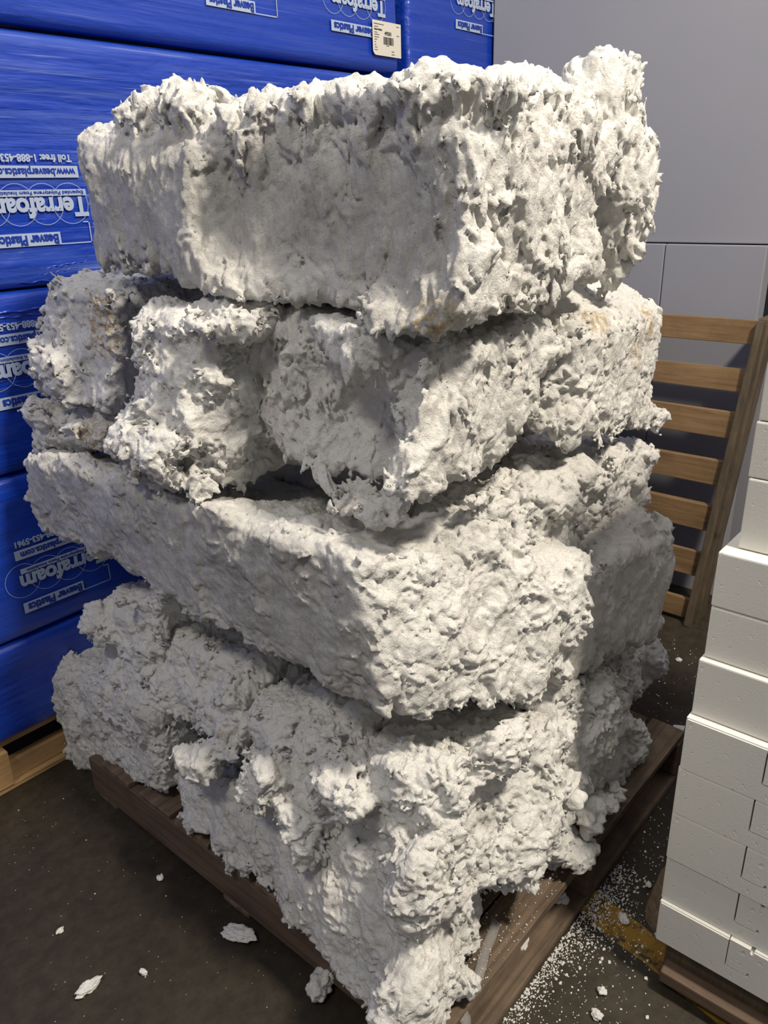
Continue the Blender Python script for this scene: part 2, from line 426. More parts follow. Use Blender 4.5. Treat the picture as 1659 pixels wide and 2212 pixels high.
    me = np_mesh(name, V - org, Q, {'skin': np.clip(skin, 0, 1), 'stain': np.clip(stn * 1.5, 0, 1)})
    o = link(name, me, FOAM, None, tuple(org))
    return setp(o, label, cat, group)
def X(x, y, v): return at(x, y, 0, v)
def Y(x, y, v): return at(x, y, 1, v)
def edge_y(xt, yt, xb, yb, v, v2=None): return [Y(xt, yt, v), Y(xb, yb, v if v2 is None else v2)]
def edge_x(xt, yt, xb, yb, v, v2=None): return [X(xt, yt, v), X(xb, yb, v if v2 is None else v2)]
def shift(e, dx=0, dy=0, dz=0): return [p + np.array([dx, dy, dz]) for p in e]
# ================================================================ SETTING
def quad_box(name, lo, hi, mat, **k):
    return bm_obj(name, box_bm(lo, hi, **k), mat)
fl = quad_box('floor', (-4, -4, -0.05), (6, 6, 0), FLOOR); setp(fl, kind='structure')
# tall pale foam sheets that close the view behind the leaning pallet
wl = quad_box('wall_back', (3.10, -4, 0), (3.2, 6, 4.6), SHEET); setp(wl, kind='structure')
GR_S = 'pale foam sheets standing against the back wall'
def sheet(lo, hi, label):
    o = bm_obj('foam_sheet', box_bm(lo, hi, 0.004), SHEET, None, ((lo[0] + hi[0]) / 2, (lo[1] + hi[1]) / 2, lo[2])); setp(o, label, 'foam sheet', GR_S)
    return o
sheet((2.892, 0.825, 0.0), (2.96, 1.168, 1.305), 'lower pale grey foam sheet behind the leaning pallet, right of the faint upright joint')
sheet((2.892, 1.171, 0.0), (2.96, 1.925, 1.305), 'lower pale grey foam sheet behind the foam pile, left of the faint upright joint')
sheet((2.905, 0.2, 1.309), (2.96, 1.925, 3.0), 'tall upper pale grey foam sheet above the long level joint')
# ================================================================ BLUE BUNDLES
FY = 1.93
def bundle(x0, x1, z0, z1, label, mat, group, wob=0.012, seed=0, y0=FY):
    nx, nz, ny = 60, 26, 12
    bm = box_bm((x0, y0, z0), (x1, y0 + 0.9, z1), 0.03, 4)
    bmesh.ops.subdivide_edges(bm, edges=[e for e in bm.edges if e.calc_length() > 0.2], cuts=14, use_grid_fill=True)
    co = np.array([v.co[:] for v in bm.verts])
    w = samp(PV, co / np.array([2.2, 1, 1]), 0.22, seed * 9.1) * wob
    for v, k in zip(bm.verts, w):
        if v.co.y < y0 + 0.01: v.co.y += abs(k) * 0.5
        if v.co.x > x1 - 0.01: v.co.x -= abs(k)
    root = bm_obj('wrapped_foam_bundle', bm, mat, None, ((x0 + x1) / 2, y0 + 0.45, z0), True)
    return setp(root, label, 'foam bundle', group)
GB = 'blue wrapped foam bundles stacked on the left'
b5 = bundle(-0.3, 2.33, 0.152, 0.425, 'plain blue wrapped foam bundle lowest in the left stack, resting on a pine pallet', BLUE_B, GB, seed=1)
b4 = bundle(-0.3, 2.33, 0.43, 0.868, 'dark blue printed foam bundle second from the floor in the left stack', BLUE_B, GB, seed=2)
b3 = bundle(-0.3, 2.33, 0.872, 1.308, 'glossy blue printed foam bundle third from the floor with bright film glints', BLUE_B, GB, seed=3)
b2 = bundle(-0.3, 2.33, 1.312, 1.862, 'streaky stretch wrapped blue foam bundle behind the top bale of torn foam', BLUE_A, GB, seed=4)
b1 = bundle(-0.3, 2.345, 1.872, 2.42, 'topmost blue foam bundle of the left stack bearing a cream barcode label', BLUE_B, GB, seed=5, y0=FY - 0.004)
GB2 = 'blue wrapped foam bundles in the narrow stack near the back'
c1 = bundle(2.405, 3.05, 1.55, 2.42, 'blue foam bundle in the corner between the label and the pale back sheets', BLUE_B, GB2, seed=6, y0=FY + 0.005)
c2 = bundle(2.405, 3.05, 0.15, 1.545, 'tall blue foam bundle beneath the corner bundle, mostly hidden by the pile', BLUE_B, GB2, seed=7, y0=FY + 0.005)

FD = 0.0035
def text_mesh(body, size, width=None, bold=0.0, shear=0.0):
    cu = bpy.data.curves.new('print', 'FONT'); cu.body = body; cu.size = size; cu.offset = bold; cu.shear = shear; cu.resolution_u = 3
    cu.align_x = 'LEFT'; cu.align_y = 'BOTTOM_BASELINE'; cu.extrude = 0.0004
    o = bpy.data.objects.new('print', cu); C.objects.link(o)
    dg = bpy.context.evaluated_depsgraph_get(); me = bpy.data.meshes.new_from_object(o.evaluated_get(dg))
    bpy.data.objects.remove(o); bpy.data.curves.remove(cu)
    if width:
        xs = [v.co.x for v in me.vertices]; k = width / (max(xs) - min(xs)); x0 = min(xs)
        for v in me.vertices: v.co.x = (v.co.x - x0) * k
    return me
def wall_print(name, me, mat, parent, x, z, y=FY - FD, flip=True):
    """mesh in its own xy plane put on a face that looks to -y; flip turns it upside down"""
    o = link(name, me, mat)
    rot = Matrix.Rotation(math.pi / 2, 4, 'X')
    if flip: rot = Matrix.Rotation(math.pi, 4, 'Y') @ rot
    o.parent = parent
    o.matrix_basis = Matrix.Translation(Vector((x, y, z)) - parent.location) @ rot
    return o
def rect_me(w, h, t=0.0004):
    bm = box_bm((0, 0, -t), (w, h, t)); me = bpy.data.meshes.new('bar'); bm.to_mesh(me); bm.free(); return me
def ring_me(cx, cy, r, wd=0.0012, a0=0, a1=360, n=48):
    V, Fc = [], []
    for i in range(n + 1):
        a = math.radians(a0 + (a1 - a0) * i / n)
        for q in (r - wd, r + wd): V.append((cx + q * math.cos(a), cy + q * math.sin(a), 0.0005))
    for i in range(n): Fc.append((2 * i, 2 * i + 1, 2 * i + 3, 2 * i + 2))
    return mesh_from('ring', V, Fc)
def line_me(pts, wd=0.0013):
    bm = bmesh.new()
    for (x0, y0), (x1, y1) in zip(pts, pts[1:]):
        d = Vector((x1 - x0, y1 - y0)); d.normalize(); n = Vector((-d.y, d.x)) * wd; e = d * wd
        q = [bm.verts.new((x0 - e.x + n.x, y0 - e.y + n.y, 0.0005)), bm.verts.new((x0 - e.x - n.x, y0 - e.y - n.y, 0.0005)),
             bm.verts.new((x1 + e.x - n.x, y1 + e.y - n.y, 0.0005)), bm.verts.new((x1 + e.x + n.x, y1 + e.y + n.y, 0.0005))]
        bm.faces.new(q)
    me = bpy.data.meshes.new('line'); bm.to_mesh(me); bm.free(); return me
def logo(parent, xr, zb, y, full=True, s=1.0, notch=0.085):
    """upside-down print: xr is its right end in the photo (the word starts there), zb the lower edge of the company bar"""
    # in the print's own upright frame u runs towards -x and v towards -z; v = 0 is the bar's bottom edge -> z = zb
    def put(name, me, mat, u, ztop, lift=0.0): return wall_print(name, me, mat, parent, xr - u, ztop, y - lift)
    L = 0.25 * s
    put('company_bar', rect_me(L - notch + 0.005, 0.029 * s), INK, notch, zb + 0.029 * s)
    put('company_lettering', text_mesh('Beaver Plastics', 0.030 * s, L - notch - 0.012, 0.0012), INKB, notch + 0.006, zb + 0.0235 * s, 0.0012)
    put('terrafoam_lettering', text_mesh('Terrafoam', 0.060 * s, L, 0.0022), INK, 0.0, zb + 0.105 * s, 0.0004)
    put('terrafoam_bar', rect_me(L - 0.006, 0.014 * s), INK, 0.0, zb + 0.124 * s)
    put('small_lettering', text_mesh('Expanded Polystyrene Foam Insulation', 0.011 * s, L - 0.03, 0.0001), INKB, 0.008, zb + 0.1205 * s, 0.0012)
    for i in range(4):
        put('printed_ring', ring_me(0, 0, 0.046 * s, 0.00055), INK, 0.045 + i * 0.066 * s, zb + 0.092 * s)
    put('step_outline', line_me([(0.09, 0), (0, 0), (0, 0.047), (-0.025, 0.047), (-0.025, 0.2)]), INK, 0.0, zb + 0.0) if False else None
    put('step_outline', line_me([(notch, 0), (0.004, 0), (0.004, -0.048), (0.018, -0.048)]), INK, 0.0, zb + 0.001)
    if full:
        put('web_bar', rect_me(L - 0.012, 0.026 * s), INK, 0.012, zb + 0.176 * s)
        put('web_lettering', text_mesh('www.beaverplastics.com', 0.024 * s, L - 0.035, 0.0007), INKB, 0.02, zb + 0.170 * s, 0.0012)
        put('phone_lettering', text_mesh('Toll free: 1-888-453-5961', 0.022 * s, L - 0.03, 0.0008), INK, 0.024, zb + 0.200 * s)
logo(b2, 1.113, 1.406, FY - 0.0035)
logo(b3, 1.05, 1.037, FY - 0.0035)
logo(b4, 1.005, 0.499, FY - 0.0035)
logo(b1, 2.268, 1.9650, FY - 0.0075, full=True, notch=0.055)
logo(b1, 1.796, 1.972, FY - 0.0075, full=True)
logo(c1, 2.925, 2.043, FY + 0.0015, full=True)
# folds of the tight film that catch the lamp
GLOSS = blue_mat('glossy_film_fold', 0.5, 0.1); GLOSS.node_tree.nodes['Principled BSDF'].inputs['Coat Roughness'].default_value = 0.06
def fold(parent, x0, x1, z, r, dz=0.0):
    V, Fc = [], []; n = 40; m = 7
    for i in range(n + 1):
        t = i / n; x = x0 + (x1 - x0) * t; k = r * (0.25 + 0.75 * math.sin(math.pi * t) ** 0.5) * (0.8 + 0.3 * math.sin(i * 1.3 + z * 40))
        for j in range(m):
            a = math.pi * j / (m - 1)
            V.append((x, FY + 0.006 - k * math.sin(a) * 1.5 - 0.004, z + dz * t + k * math.cos(a) + 0.0015 * math.sin(i * 0.7)))
    for i in range(n):
        for j in range(m - 1): q = i * m + j; Fc.append((q, q + m, q + m + 1, q + 1))
    me = mesh_from('film_fold', [Vector(v) - parent.location for v in V], Fc); me.shade_smooth()
    o = link('film_fold', me, GLOSS, parent)
for x0, x1, z, r in ((0.70, 1.02, 1.262, 0.0045), (0.72, 0.98, 1.250, 0.003), (0.74, 0.96, 1.236, 0.003), (0.60, 0.95, 1.193, 0.0022), (0.62, 0.93, 1.105, 0.0018), (0.62, 0.93, 1.087, 0.0018)):
    fold(b3, x0, x1, z, r)
for x0, x1, z, r, dz in ((0.96, 1.10, 1.352, 0.0025, 0.012), (0.95, 1.08, 1.338, 0.002, 0.012), (0.90, 1.12, 1.325, 0.002, 0.0), (0.92, 1.35, 1.70, 0.0015, 0.01), (0.95, 1.3, 1.62, 0.0013, 0.0)):
    fold(b2, x0, x1, z, r, dz)
# cream label with barcode
def label_thing():
    g = []
    y = FY - 0.0125
    w, h = 0.142, 0.098
    bm = bmesh.new()
    pts = []
    r = 0.016
    for cx, cy, a0 in ((r, r, 180),):
        for i in range(7):
            a = math.radians(a0 + 15 * i); pts.append((cx + r * math.cos(a), cy + r * math.sin(a)))
    pts += [(w, 0), (w, h), (0, h)]
    vs_ = [bm.verts.new((a, b, 0)) for a, b in pts]; f = bm.faces.new(vs_)
    ex = bmesh.ops.extrude_face_region(bm, geom=[f])
    for q in ex['geom']:
        if isinstance(q, bmesh.types.BMVert): q.co.z += 0.0006
    me = bpy.data.meshes.new('label'); bmesh.ops.recalc_face_normals(bm, faces=bm.faces); bm.to_mesh(me); bm.free()
    root = empty('paper_label', (2.197, y, 1.917), 'cream paper label with barcode stuck on the topmost blue bundle', 'label')
    wall_print('label_paper', me, PAPER, root, 2.197, 1.917, y, False)
    def put(n, m, u, v, mt=BLACK): wall_print(n, m, mt, root, 2.197 + u, 1.917 + v, y - 0.0012, False)
    put('label_number', text_mesh('49581', 0.015, 0.034, 0.0002), 0.058, 0.060)
    put('label_heading', text_mesh('Beaver Plastics', 0.007, 0.038, 0.0002), 0.008, 0.071)
    bm = bmesh.new()
    x = 0.0; rnd = random.Random(3)
    while x < 0.050:
        wd_ = rnd.choice((0.0007, 0.0012, 0.0018))
        q = [bm.verts.new(p) for p in ((x, 0, 0), (x + wd_, 0, 0), (x + wd_, 0.022, 0), (x, 0.022, 0))]; bm.faces.new(q)
        x += wd_ + rnd.choice((0.0006, 0.001, 0.0014))
    me = bpy.data.meshes.new('barcode'); bm.to_mesh(me); bm.free(); put('barcode', me, 0.052, 0.033)
    rnd = random.Random(5)
    bm = bmesh.new()
    for k, (u, v, l) in enumerate(((0.006, 0.087, 0.05), (0.008, 0.079, 0.018), (0.008, 0.063, 0.014), (0.008, 0.057, 0.022), (0.008, 0.050, 0.02), (0.008, 0.043, 0.01), (0.008, 0.036, 0.006),
                                   (0.008, 0.028, 0.005), (0.008, 0.021, 0.012), (0.008, 0.014, 0.012), (0.092, 0.014, 0.014), (0.092, 0.006, 0.014), (0.067, 0.029, 0.012), (0.118, 0.088, 0.014), (0.120, 0.062, 0.012))):
        x = u
        while x < u + l:
            w_ = rnd.uniform(0.001, 0.003)
            q = [bm.verts.new(p) for p in ((x, v, 0), (x + w_, v, 0), (x + w_, v + 0.0022, 0), (x, v + 0.0022, 0))]; bm.faces.new(q); x += w_ + 0.0007
    me = bpy.data.meshes.new('lines'); bm.to_mesh(me); bm.free(); put('label_small_print', me, 0, 0)
    for ch in root.children:
        if ch.name.startswith('label_small_print'): ch['kind'] = 'stuff'
label_thing()
# ================================================================ PALLETS
def board(name, lo, hi, mat, parent, bev=0.003, jit=0.002):
    return bm_obj(name, box_bm(lo, hi, bev, 2, jit), mat, parent, ((lo[0] + hi[0]) / 2, (lo[1] + hi[1]) / 2, (lo[2] + hi[2]) / 2))
pal = empty('wooden_pallet', (1.29, 1.13, 0), 'dirty brown wooden pallet under the pile of torn white foam', 'pallet')
for x in (0.757, 1.27, 1.78):
    board('stringer', (x, 0.545, 0.018), (x + 0.038, 1.745, 0.118), WOOD_Y, pal)
ys = [0.555, 0.70, 0.845, 0.99, 1.135, 1.28, 1.425, 1.60]
for i, y in enumerate(ys):
    w = 0.088 if i in (0,) else 0.13
    if i == 0: board('deck_board', (0.757, 0.550, 0.119), (1.825, 0.640, 0.138), WOOD_X, pal)
    else: board('deck_board', (0.757, y - 0.05, 0.119), (1.825, y + 0.078, 0.137), WOOD_X, pal)
for y in (0.545, 1.10, 1.64):
    board('bottom_board', (0.757, y, 0.0), (1.825, y + 0.09, 0.017), WOOD_X, pal)
film = empty('plastic_film', (0.93, 0.60, 0.14), 'scrap of clear plastic film lying on the front edge of the foam pallet', 'plastic film')
def film_strip(pts, w, name):
    V, Fc = [], []
    for i, p in enumerate(pts):
        for s in (-1, 0, 1):
            V.append(np.array(p) + np.array(w) * s + np.array([0, 0, 0.002 * math.sin(i * 1.7 + s)]))
    for i in range(len(pts) - 1):
        for s in range(2): a = i * 3 + s; Fc.append((a, a + 1, a + 4, a + 3))
    me = mesh_from(name, [v - np.array(film.location) for v in V], Fc); me.shade_smooth()
    o = link(name, me, FILM, film)
    so = o.modifiers.new('s', 'SOLIDIFY'); so.thickness = 0.0006
film_strip([(0.84, 0.56, 0.147), (0.88, 0.57, 0.145), (0.93, 0.59, 0.143), (0.97, 0.60, 0.144), (1.00, 0.61, 0.142)], (0.0, 0.010, 0), 'film_sheet')
film_strip([(0.795, 0.546, 0.146), (0.795, 0.538, 0.135), (0.795, 0.536, 0.09), (0.797, 0.535, 0.04), (0.80, 0.53, 0.004)], (0.011, 0, 0), 'hanging_film')
# pallet under the blue stack
bp = empty('wooden_pallet', (1.0, 2.4, 0), 'light pine pallet under the stack of blue wrapped bundles', 'pallet')
for x in (0.53, 1.35, 2.15): board('block', (x, 1.932, 0.018), (x + 0.095, 2.10, 0.128), WOOD_P, bp)
board('bottom_board', (-0.2, 1.935, 0.0), (2.3, 2.05, 0.018), WOOD_P, bp)
board('bearer', (0.63, 1.955, 0.019), (2.3, 1.985, 0.075), WOOD_P, bp)
board('deck_board', (-0.2, 1.96, 0.129), (2.3, 2.12, 0.150), WOOD_P, bp)
board('deck_board', (-0.2, 2.2, 0.129), (2.3, 2.4, 0.150), WOOD_P, bp)
# leaning slatted pallet
lp = empty('wooden_pallet', (2.609, 0.9, 0), 'slatted pine pallet standing on end against the pale back sheets', 'pallet')
def lean(bm):
    for v in bm.verts:
        z = v.co.z
        v.co.x += z * 0.12; v.co.y -= z * 0.055
    return bm
zs = [(0.975, 1.075), (0.80, 0.888), (0.62, 0.715), (0.447, 0.54), (0.265, 0.36), (0.09, 0.185), (-0.01, 0.02)]
def lboard(name, lo, hi, mat): return bm_obj(name, lean(box_bm(lo, hi, 0.003, 2, 0.003)), mat, lp, (2.62, 0.9, max(lo[2], 0)))
zz = []
for pa, pb in (((1637, 703), (1620, 757)), ((1609, 810), (1600, 858)), ((1586, 903), (1577, 959)), ((1564, 1007), (1556, 1057)), ((1543, 1098), (1534, 1150)), ((1527, 1197), (1511, 1246)), ((1497, 1292), (1488, 1330))):
    zz.append((X(pb[0], pb[1], 2.66)[2], X(pa[0], pa[1], 2.66)[2]))
for z0, z1 in zz: lboard('slat', (2.625, 0.845, max(z0, 0.02)), (2.643, 1.85, z1), WOOD_L)
for y in (0.81, 1.30, 1.80): lboard('rail', (2.605 + 0.04, y, 0.0), (2.735, y + 0.036, max(z[1] for z in zz) + 0.004), WOOD_D)
lboard('rail_face', (2.600, 0.815, 0.0), (2.622, 0.840, max(z[1] for z in zz) + 0.002), WOOD_D)
# pallet under the white block stack
rp = empty('wooden_pallet', (1.8, 0.0, 0), 'dark wooden pallet under the stack of clean white foam blocks', 'pallet')
board('stringer', (1.215, -0.9, 0.0), (1.25, 0.345, 0.09), WOOD_D, rp)
board('edge_board', (1.165, -0.9, 0.035), (1.20, 0.335, 0.062), WOOD_Y, rp)
board('deck_board', (1.20, -0.9, 0.095), (2.2, 0.345, 0.113), WOOD_Y, rp)
# splintered pale board end poking out behind the blocks
bm = bmesh.new()
P8 = [at(1428, 1880, 0, 1.26), at(1396, 1955, 0, 1.24), at(1394, 1985, 0, 1.23), at(1412, 2012, 0, 1.215), at(1440, 2005, 0, 1.215), at(1445, 1880, 0, 1.26)]
va = [bm.verts.new(p) for p in P8]; vb = [bm.verts.new(p + np.array([0.03, 0.0, -0.01])) for p in P8]
bm.faces.new(va); bm.faces.new(vb[::-1])
for i in range(6): bm.faces.new((va[i], vb[i], vb[(i + 1) % 6], va[(i + 1) % 6]))
bmesh.ops.recalc_face_normals(bm, faces=bm.faces)
bm_obj('broken_board_end', bm, WOOD_X, rp, P8[2])
# ================================================================ WHITE BLOCK STACK
zs_ = 0
zs = [0.120, 0.219, 0.324, 0.432, 0.534, 0.642, 0.754, 0.852, 0.951, 1.072, 1.163, 1.261, 1.351, 1.45, 1.55, 1.65, 1.75]
xs = [1.185, 1.189, 1.187, 1.187, 1.187, 1.198, 1.208, 1.210, 1.245, 1.247, 1.249, 1.252, 1.253, 1.25, 1.25, 1.25]
yl = [0.357, 0.359, 0.360, 0.360, 0.358, 0.356, 0.352, 0.353, 0.333, 0.335, 0.333, 0.328, 0.330, 0.33, 0.33, 0.33]
xs[0] = 1.180; xs[5] = 1.203; xs[6] = 1.214; xs[7] = 1.214
ordn = ['lowest', 'second from the bottom', 'third from the bottom', 'fourth from the bottom', 'fifth from the bottom', 'sixth from the bottom', 'seventh from the bottom',
        'eighth from the bottom, topped by the wide ledge', 'ninth, set back above the ledge', 'tenth from the bottom', 'eleventh from the bottom', 'twelfth from the bottom', 'thirteenth from the bottom', 'topmost, beyond the right edge of the photo']
slot_y = [0.226, 0.226, 0.228, 0.229, 0.223]
for i in range(14):
    lo = (xs[i], -0.55, zs[i] + 0.0008); hi = (xs[i] + 0.62, yl[i], (zs[i + 1] if i < 13 else 1.50) - 0.0008)
    org = (xs[i] + 0.3, -0.1, zs[i])
    slot = ', with a cut slot' if i < 5 else ', plain faced'
    grp = 'clean white foam blocks stacked on the right'
    if i < 5:
        # profile in the y-z plane with the U-shaped hook cut, extruded along x
        y1, z0, z1 = yl[i], lo[2], hi[2]; sy = slot_y[i]; w = 0.0026 if i != 0 else 0.0018
        dz = z1 - z0; zb = z0 + 0.37 * dz - 0.004; ye = sy - 0.040; k = 0.0011
        pr = [(-0.55, z0), (y1, z0), (y1, z1), (sy + w / 2, z1), (sy + w / 2, zb - k), (sy + w / 2 - 0.002, zb - k - 0.001), (ye + 0.003, zb - k)]
        for q in range(9):
            a = math.radians(-60 - 240 * q / 8); pr.append((ye + 0.003 * math.cos(a) - 0.0, zb + 0.0035 + 0.0045 * math.sin(a)))
        pr += [(ye + 0.003, zb + k), (sy - w / 2, zb + k), (sy - w / 2, z1)]
        nt_ = ye
        pr += [(nt_ + 0.0035, z1), (nt_ + 0.003, z1 - 0.008), (nt_, z1 - 0.011), (nt_ - 0.003, z1 - 0.008), (nt_ - 0.0035, z1)] if i < 2 else []
        pr += [(-0.55, z1)]
        bm = bmesh.new()
        va = [bm.verts.new((lo[0], a, b)) for a, b in pr]
        f = bm.faces.new(va)
        ex = bmesh.ops.extrude_face_region(bm, geom=[f])
        for q in ex['geom']:
            if isinstance(q, bmesh.types.BMVert): q.co.x = hi[0]
        bmesh.ops.recalc_face_normals(bm, faces=bm.faces)
        es = [e for e in bm.edges if e.calc_length() > 0.05 and e.calc_face_angle(0) > 0.5 and (abs(e.verts[0].co.z - e.verts[1].co.z) < 1e-4) and e.verts[0].co.z > z1 - 1e-4 and e.verts[0].co.x < lo[0] + 1e-4 and e.verts[1].co.x < lo[0] + 1e-4]
        es += [e for e in bm.edges if e.calc_length() > 0.05 and abs(e.verts[0].co.x - lo[0]) < 1e-4 and abs(e.verts[1].co.x - lo[0]) < 1e-4 and abs(e.verts[0].co.y - y1) < 1e-4 and abs(e.verts[1].co.y - y1) < 1e-4]
        bmesh.ops.bevel(bm, geom=es, offset=0.0025, segments=2, affect='EDGES')
        o = bm_obj('foam_block', bm, BLOCK, None, org)
    else:
        o = bm_obj('foam_block', box_bm(lo, hi, 0.003, 2), BLOCK, None, org)
    setp(o, 'clean white foam block, ' + ordn[i] + slot, 'foam block', grp)
# ================================================================ PILE OF TORN BALES
HN = 0.0037
# --- top bale
A = bale('huge torn white foam bale on top of the pile with a raised lump at right',
     edge_y(1045, 262, 1000, 745, 0.62, 0.60) + edge_x(172, 285, 195, 575, 0.875, 0.865) + edge_y(1345, 250, 1325, 600, 0.67),
     blobs=[(Y(1285, 235, 0.74), (0.08, 0.07, 0.09)), (Y(1325, 200, 0.78), (0.045, 0.05, 0.065)), (Y(1135, 225, 0.72), (0.08, 0.06, 0.045)), (X(360, 240, 0.96), (0.07, 0.12, 0.045)),
            (X(740, 235, 0.99), (0.10, 0.26, 0.03)), (Y(1310, 430, 0.74), (0.06, 0.08, 0.17)), (X(848, 395, 0.90), (0.025, 0.018, 0.045))],
     bites=[(X(640, 440, 0.845), (0.10, 0.29, 0.19)), (X(460, 420, 0.87), (0.05, 0.07, 0.15))],
     rx=0.30, ry=1.0, rt=1.0, skinx=1.0, cuts=[((0.875, 1.1, 1.575), (-1, 0, 0.9)), ((0.868, 1.5, 1.42), (-1, 0.55, 0.0))], h=HN, stretch=(1, 1, 1.8), deepy=0.05, deepx=0.0, stains=[(X(940, 700, 0.86), 0.05), (X(570, 620, 0.87), 0.045), (X(900, 690, 0.86), 0.035)])
# --- third layer
GL = None
bale('cream tinted foam bale at the far left under the top bale', edge_x(235, 640, 228, 885, 0.84, 0.83) + edge_x(88, 598, 62, 850, 0.86, 0.84) + [p + np.array([0.33, 0.02, 0.0]) for p in edge_x(235, 640, 228, 885, 0.84, 0.83)],
     blobs=[(X(110, 800, 0.83), (0.04, 0.07, 0.06))], h=0.005, lump=1.2, stains=[(X(200, 700, 0.83), 0.10)])
bale('small ragged foam chunk wedged at the far left with a dangling crumb', edge_x(232, 900, 228, 985, 0.83, 0.82) + edge_x(62, 880, 62, 985, 0.82, 0.82) + [p + np.array([0.22, 0.0, 0.0]) for p in edge_x(232, 900, 228, 985, 0.83, 0.82)],
     blobs=[(X(128, 1003, 0.81), (0.02, 0.022, 0.022)), (X(105, 1018, 0.805), (0.016, 0.018, 0.016)), (X(75, 880, 0.83), (0.03, 0.04, 0.03))], h=0.0038, rnd=0.05, flake=1.2, stains=[(X(200, 950, 0.83), 0.07)])
bale('ragged white foam bale second from the left under the top bale',
     edge_x(440, 680, 425, 1105, 0.805, 0.775) + edge_x(262, 665, 245, 985, 0.80, 0.775) + shift(edge_x(440, 680, 425, 1105, 0.805, 0.775), 0.30, 0, 0),
     blobs=[(X(330, 985, 0.775), (0.05, 0.10, 0.06)), (X(250, 800, 0.80), (0.04, 0.05, 0.08)), (Y(520, 690, 1.10), (0.10, 0.08, 0.03))],
     bites=[(X(450, 850, 0.745), (0.045, 0.08, 0.04)), (X(290, 860, 0.745), (0.05, 0.025, 0.07))], h=HN, lump=1.1, deepx=0.05)
bale('large white foam bale with a hollow torn end facing left and a bright front side',
     edge_y(905, 770, 888, 1108, 0.665, 0.665) + edge_x(570, 665, 640, 1000, 0.90, 0.90) + edge_y(1195, 700, 1140, 985, 0.70, 0.68),
     blobs=[(Y(1150, 740, 0.74), (0.09, 0.06, 0.05)), (X(800, 1062, 0.885), (0.05, 0.07, 0.045))],
     bites=[(X(700, 960, 0.83), (0.14, 0.12, 0.12)), (X(790, 860, 0.83), (0.08, 0.06, 0.09)), (X(640, 800, 0.86), (0.07, 0.06, 0.08))], h=HN, ry=0.6, rt=0.5, skiny=0.12, skinx=0.0, lump=1.1, stretch=(1, 1, 1.5), deepy=0.22)
bale('squarish foam bale with tan specks at the right under the top bale',
     edge_y(1275, 700, 1268, 985, 0.66, 0.66) + edge_y(1160, 640, 1150, 930, 0.77, 0.72) + edge_y(1435, 665, 1420, 920, 0.73, 0.73),
     blobs=[(Y(1415, 900, 0.74), (0.04, 0.04, 0.035)), (Y(1230, 740, 0.73), (0.06, 0.05, 0.06))], bites=[(Y(1190, 850, 0.66), (0.05, 0.05, 0.07))],
     h=HN, rx=0.8, ry=0.5, rt=0.7, skiny=0.1, stains=[(Y(1400, 690, 0.72), 0.055), (Y(1290, 680, 0.68), 0.06), (Y(1370, 750, 0.71), 0.05)], deepy=0.25)
bale('pale foam lump below the speckled bale at right', edge_y(1300, 990, 1290, 1190, 0.72) + shift(edge_y(1300, 990, 1290, 1190, 0.72), -0.05, 0.25, 0) + edge_y(1420, 950, 1395, 1150, 0.74), h=0.005, lump=1.4, rnd=0.05, deepy=0.2)
bale('foam chunk with a dark crumbly hollow between the bright bales on the right',
     edge_y(1245, 1075, 1240, 1225, 0.66, 0.66) + edge_y(1020, 1085, 1110, 1215, 0.70, 0.72) + edge_y(1300, 1095, 1285, 1215, 0.70, 0.70),
     blobs=[(Y(1160, 1040, 0.74), (0.14, 0.07, 0.045)), (Y(1225, 1020, 0.72), (0.05, 0.05, 0.03))],
     bites=[(Y(1235, 1155, 0.64), (0.04, 0.05, 0.06)), (Y(1200, 1215, 0.66), (0.03, 0.03, 0.04))], h=0.0036, rt=0.6, flake=1.3, stains=[(Y(1260, 1120, 0.6), 0.04)], skiny=0.5, deepy=0.25)
bale('shaded foam bale deep inside the pile, behind the gap above the long bale', [np.array(p) for p in ((1.17, 0.97, 1.27), (1.17, 0.97, 0.80), (1.17, 1.6, 1.27), (1.17, 1.6, 0.80), (1.7, 0.97, 1.27), (1.7, 0.97, 0.80))], h=0.007)
# --- second layer
bale('very long grey sided foam bale lying across the pile, bright broken end towards the viewer',
     edge_x(775, 1200, 860, 1590, 0.775, 0.775) + edge_x(28, 965, 75, 1130, 0.765, 0.77) + edge_y(1200, 1195, 1165, 1510, 0.615, 0.60),
     blobs=[(Y(1010, 1130, 0.78), (0.17, 0.11, 0.06)), (Y(1150, 1250, 0.66), (0.06, 0.05, 0.06)), (X(45, 985, 0.82), (0.05, 0.07, 0.06))],
     bites=[(X(560, 1130, 0.76), (0.05, 0.12, 0.03))],
     rx=0.28, rt=0.6, skinx=1.0, h=HN, stretch=(1, 1.3, 1.2), lump=1.1, deepx=0.12)
bale('blue grey shaded foam bale at the right above the pallet, far corner rounded',
     edge_y(1195, 1265, 1190, 1500, 0.615, 0.61) + shift(edge_y(1195, 1265, 1190, 1500, 0.615, 0.61), 0.0, 0.40, 0) + edge_y(1475, 1135, 1425, 1370, 0.64, 0.63),
     blobs=[(Y(1340, 1150, 0.72), (0.12, 0.06, 0.05))], ry=0.3, rt=0.7, skiny=0.5, h=0.005)
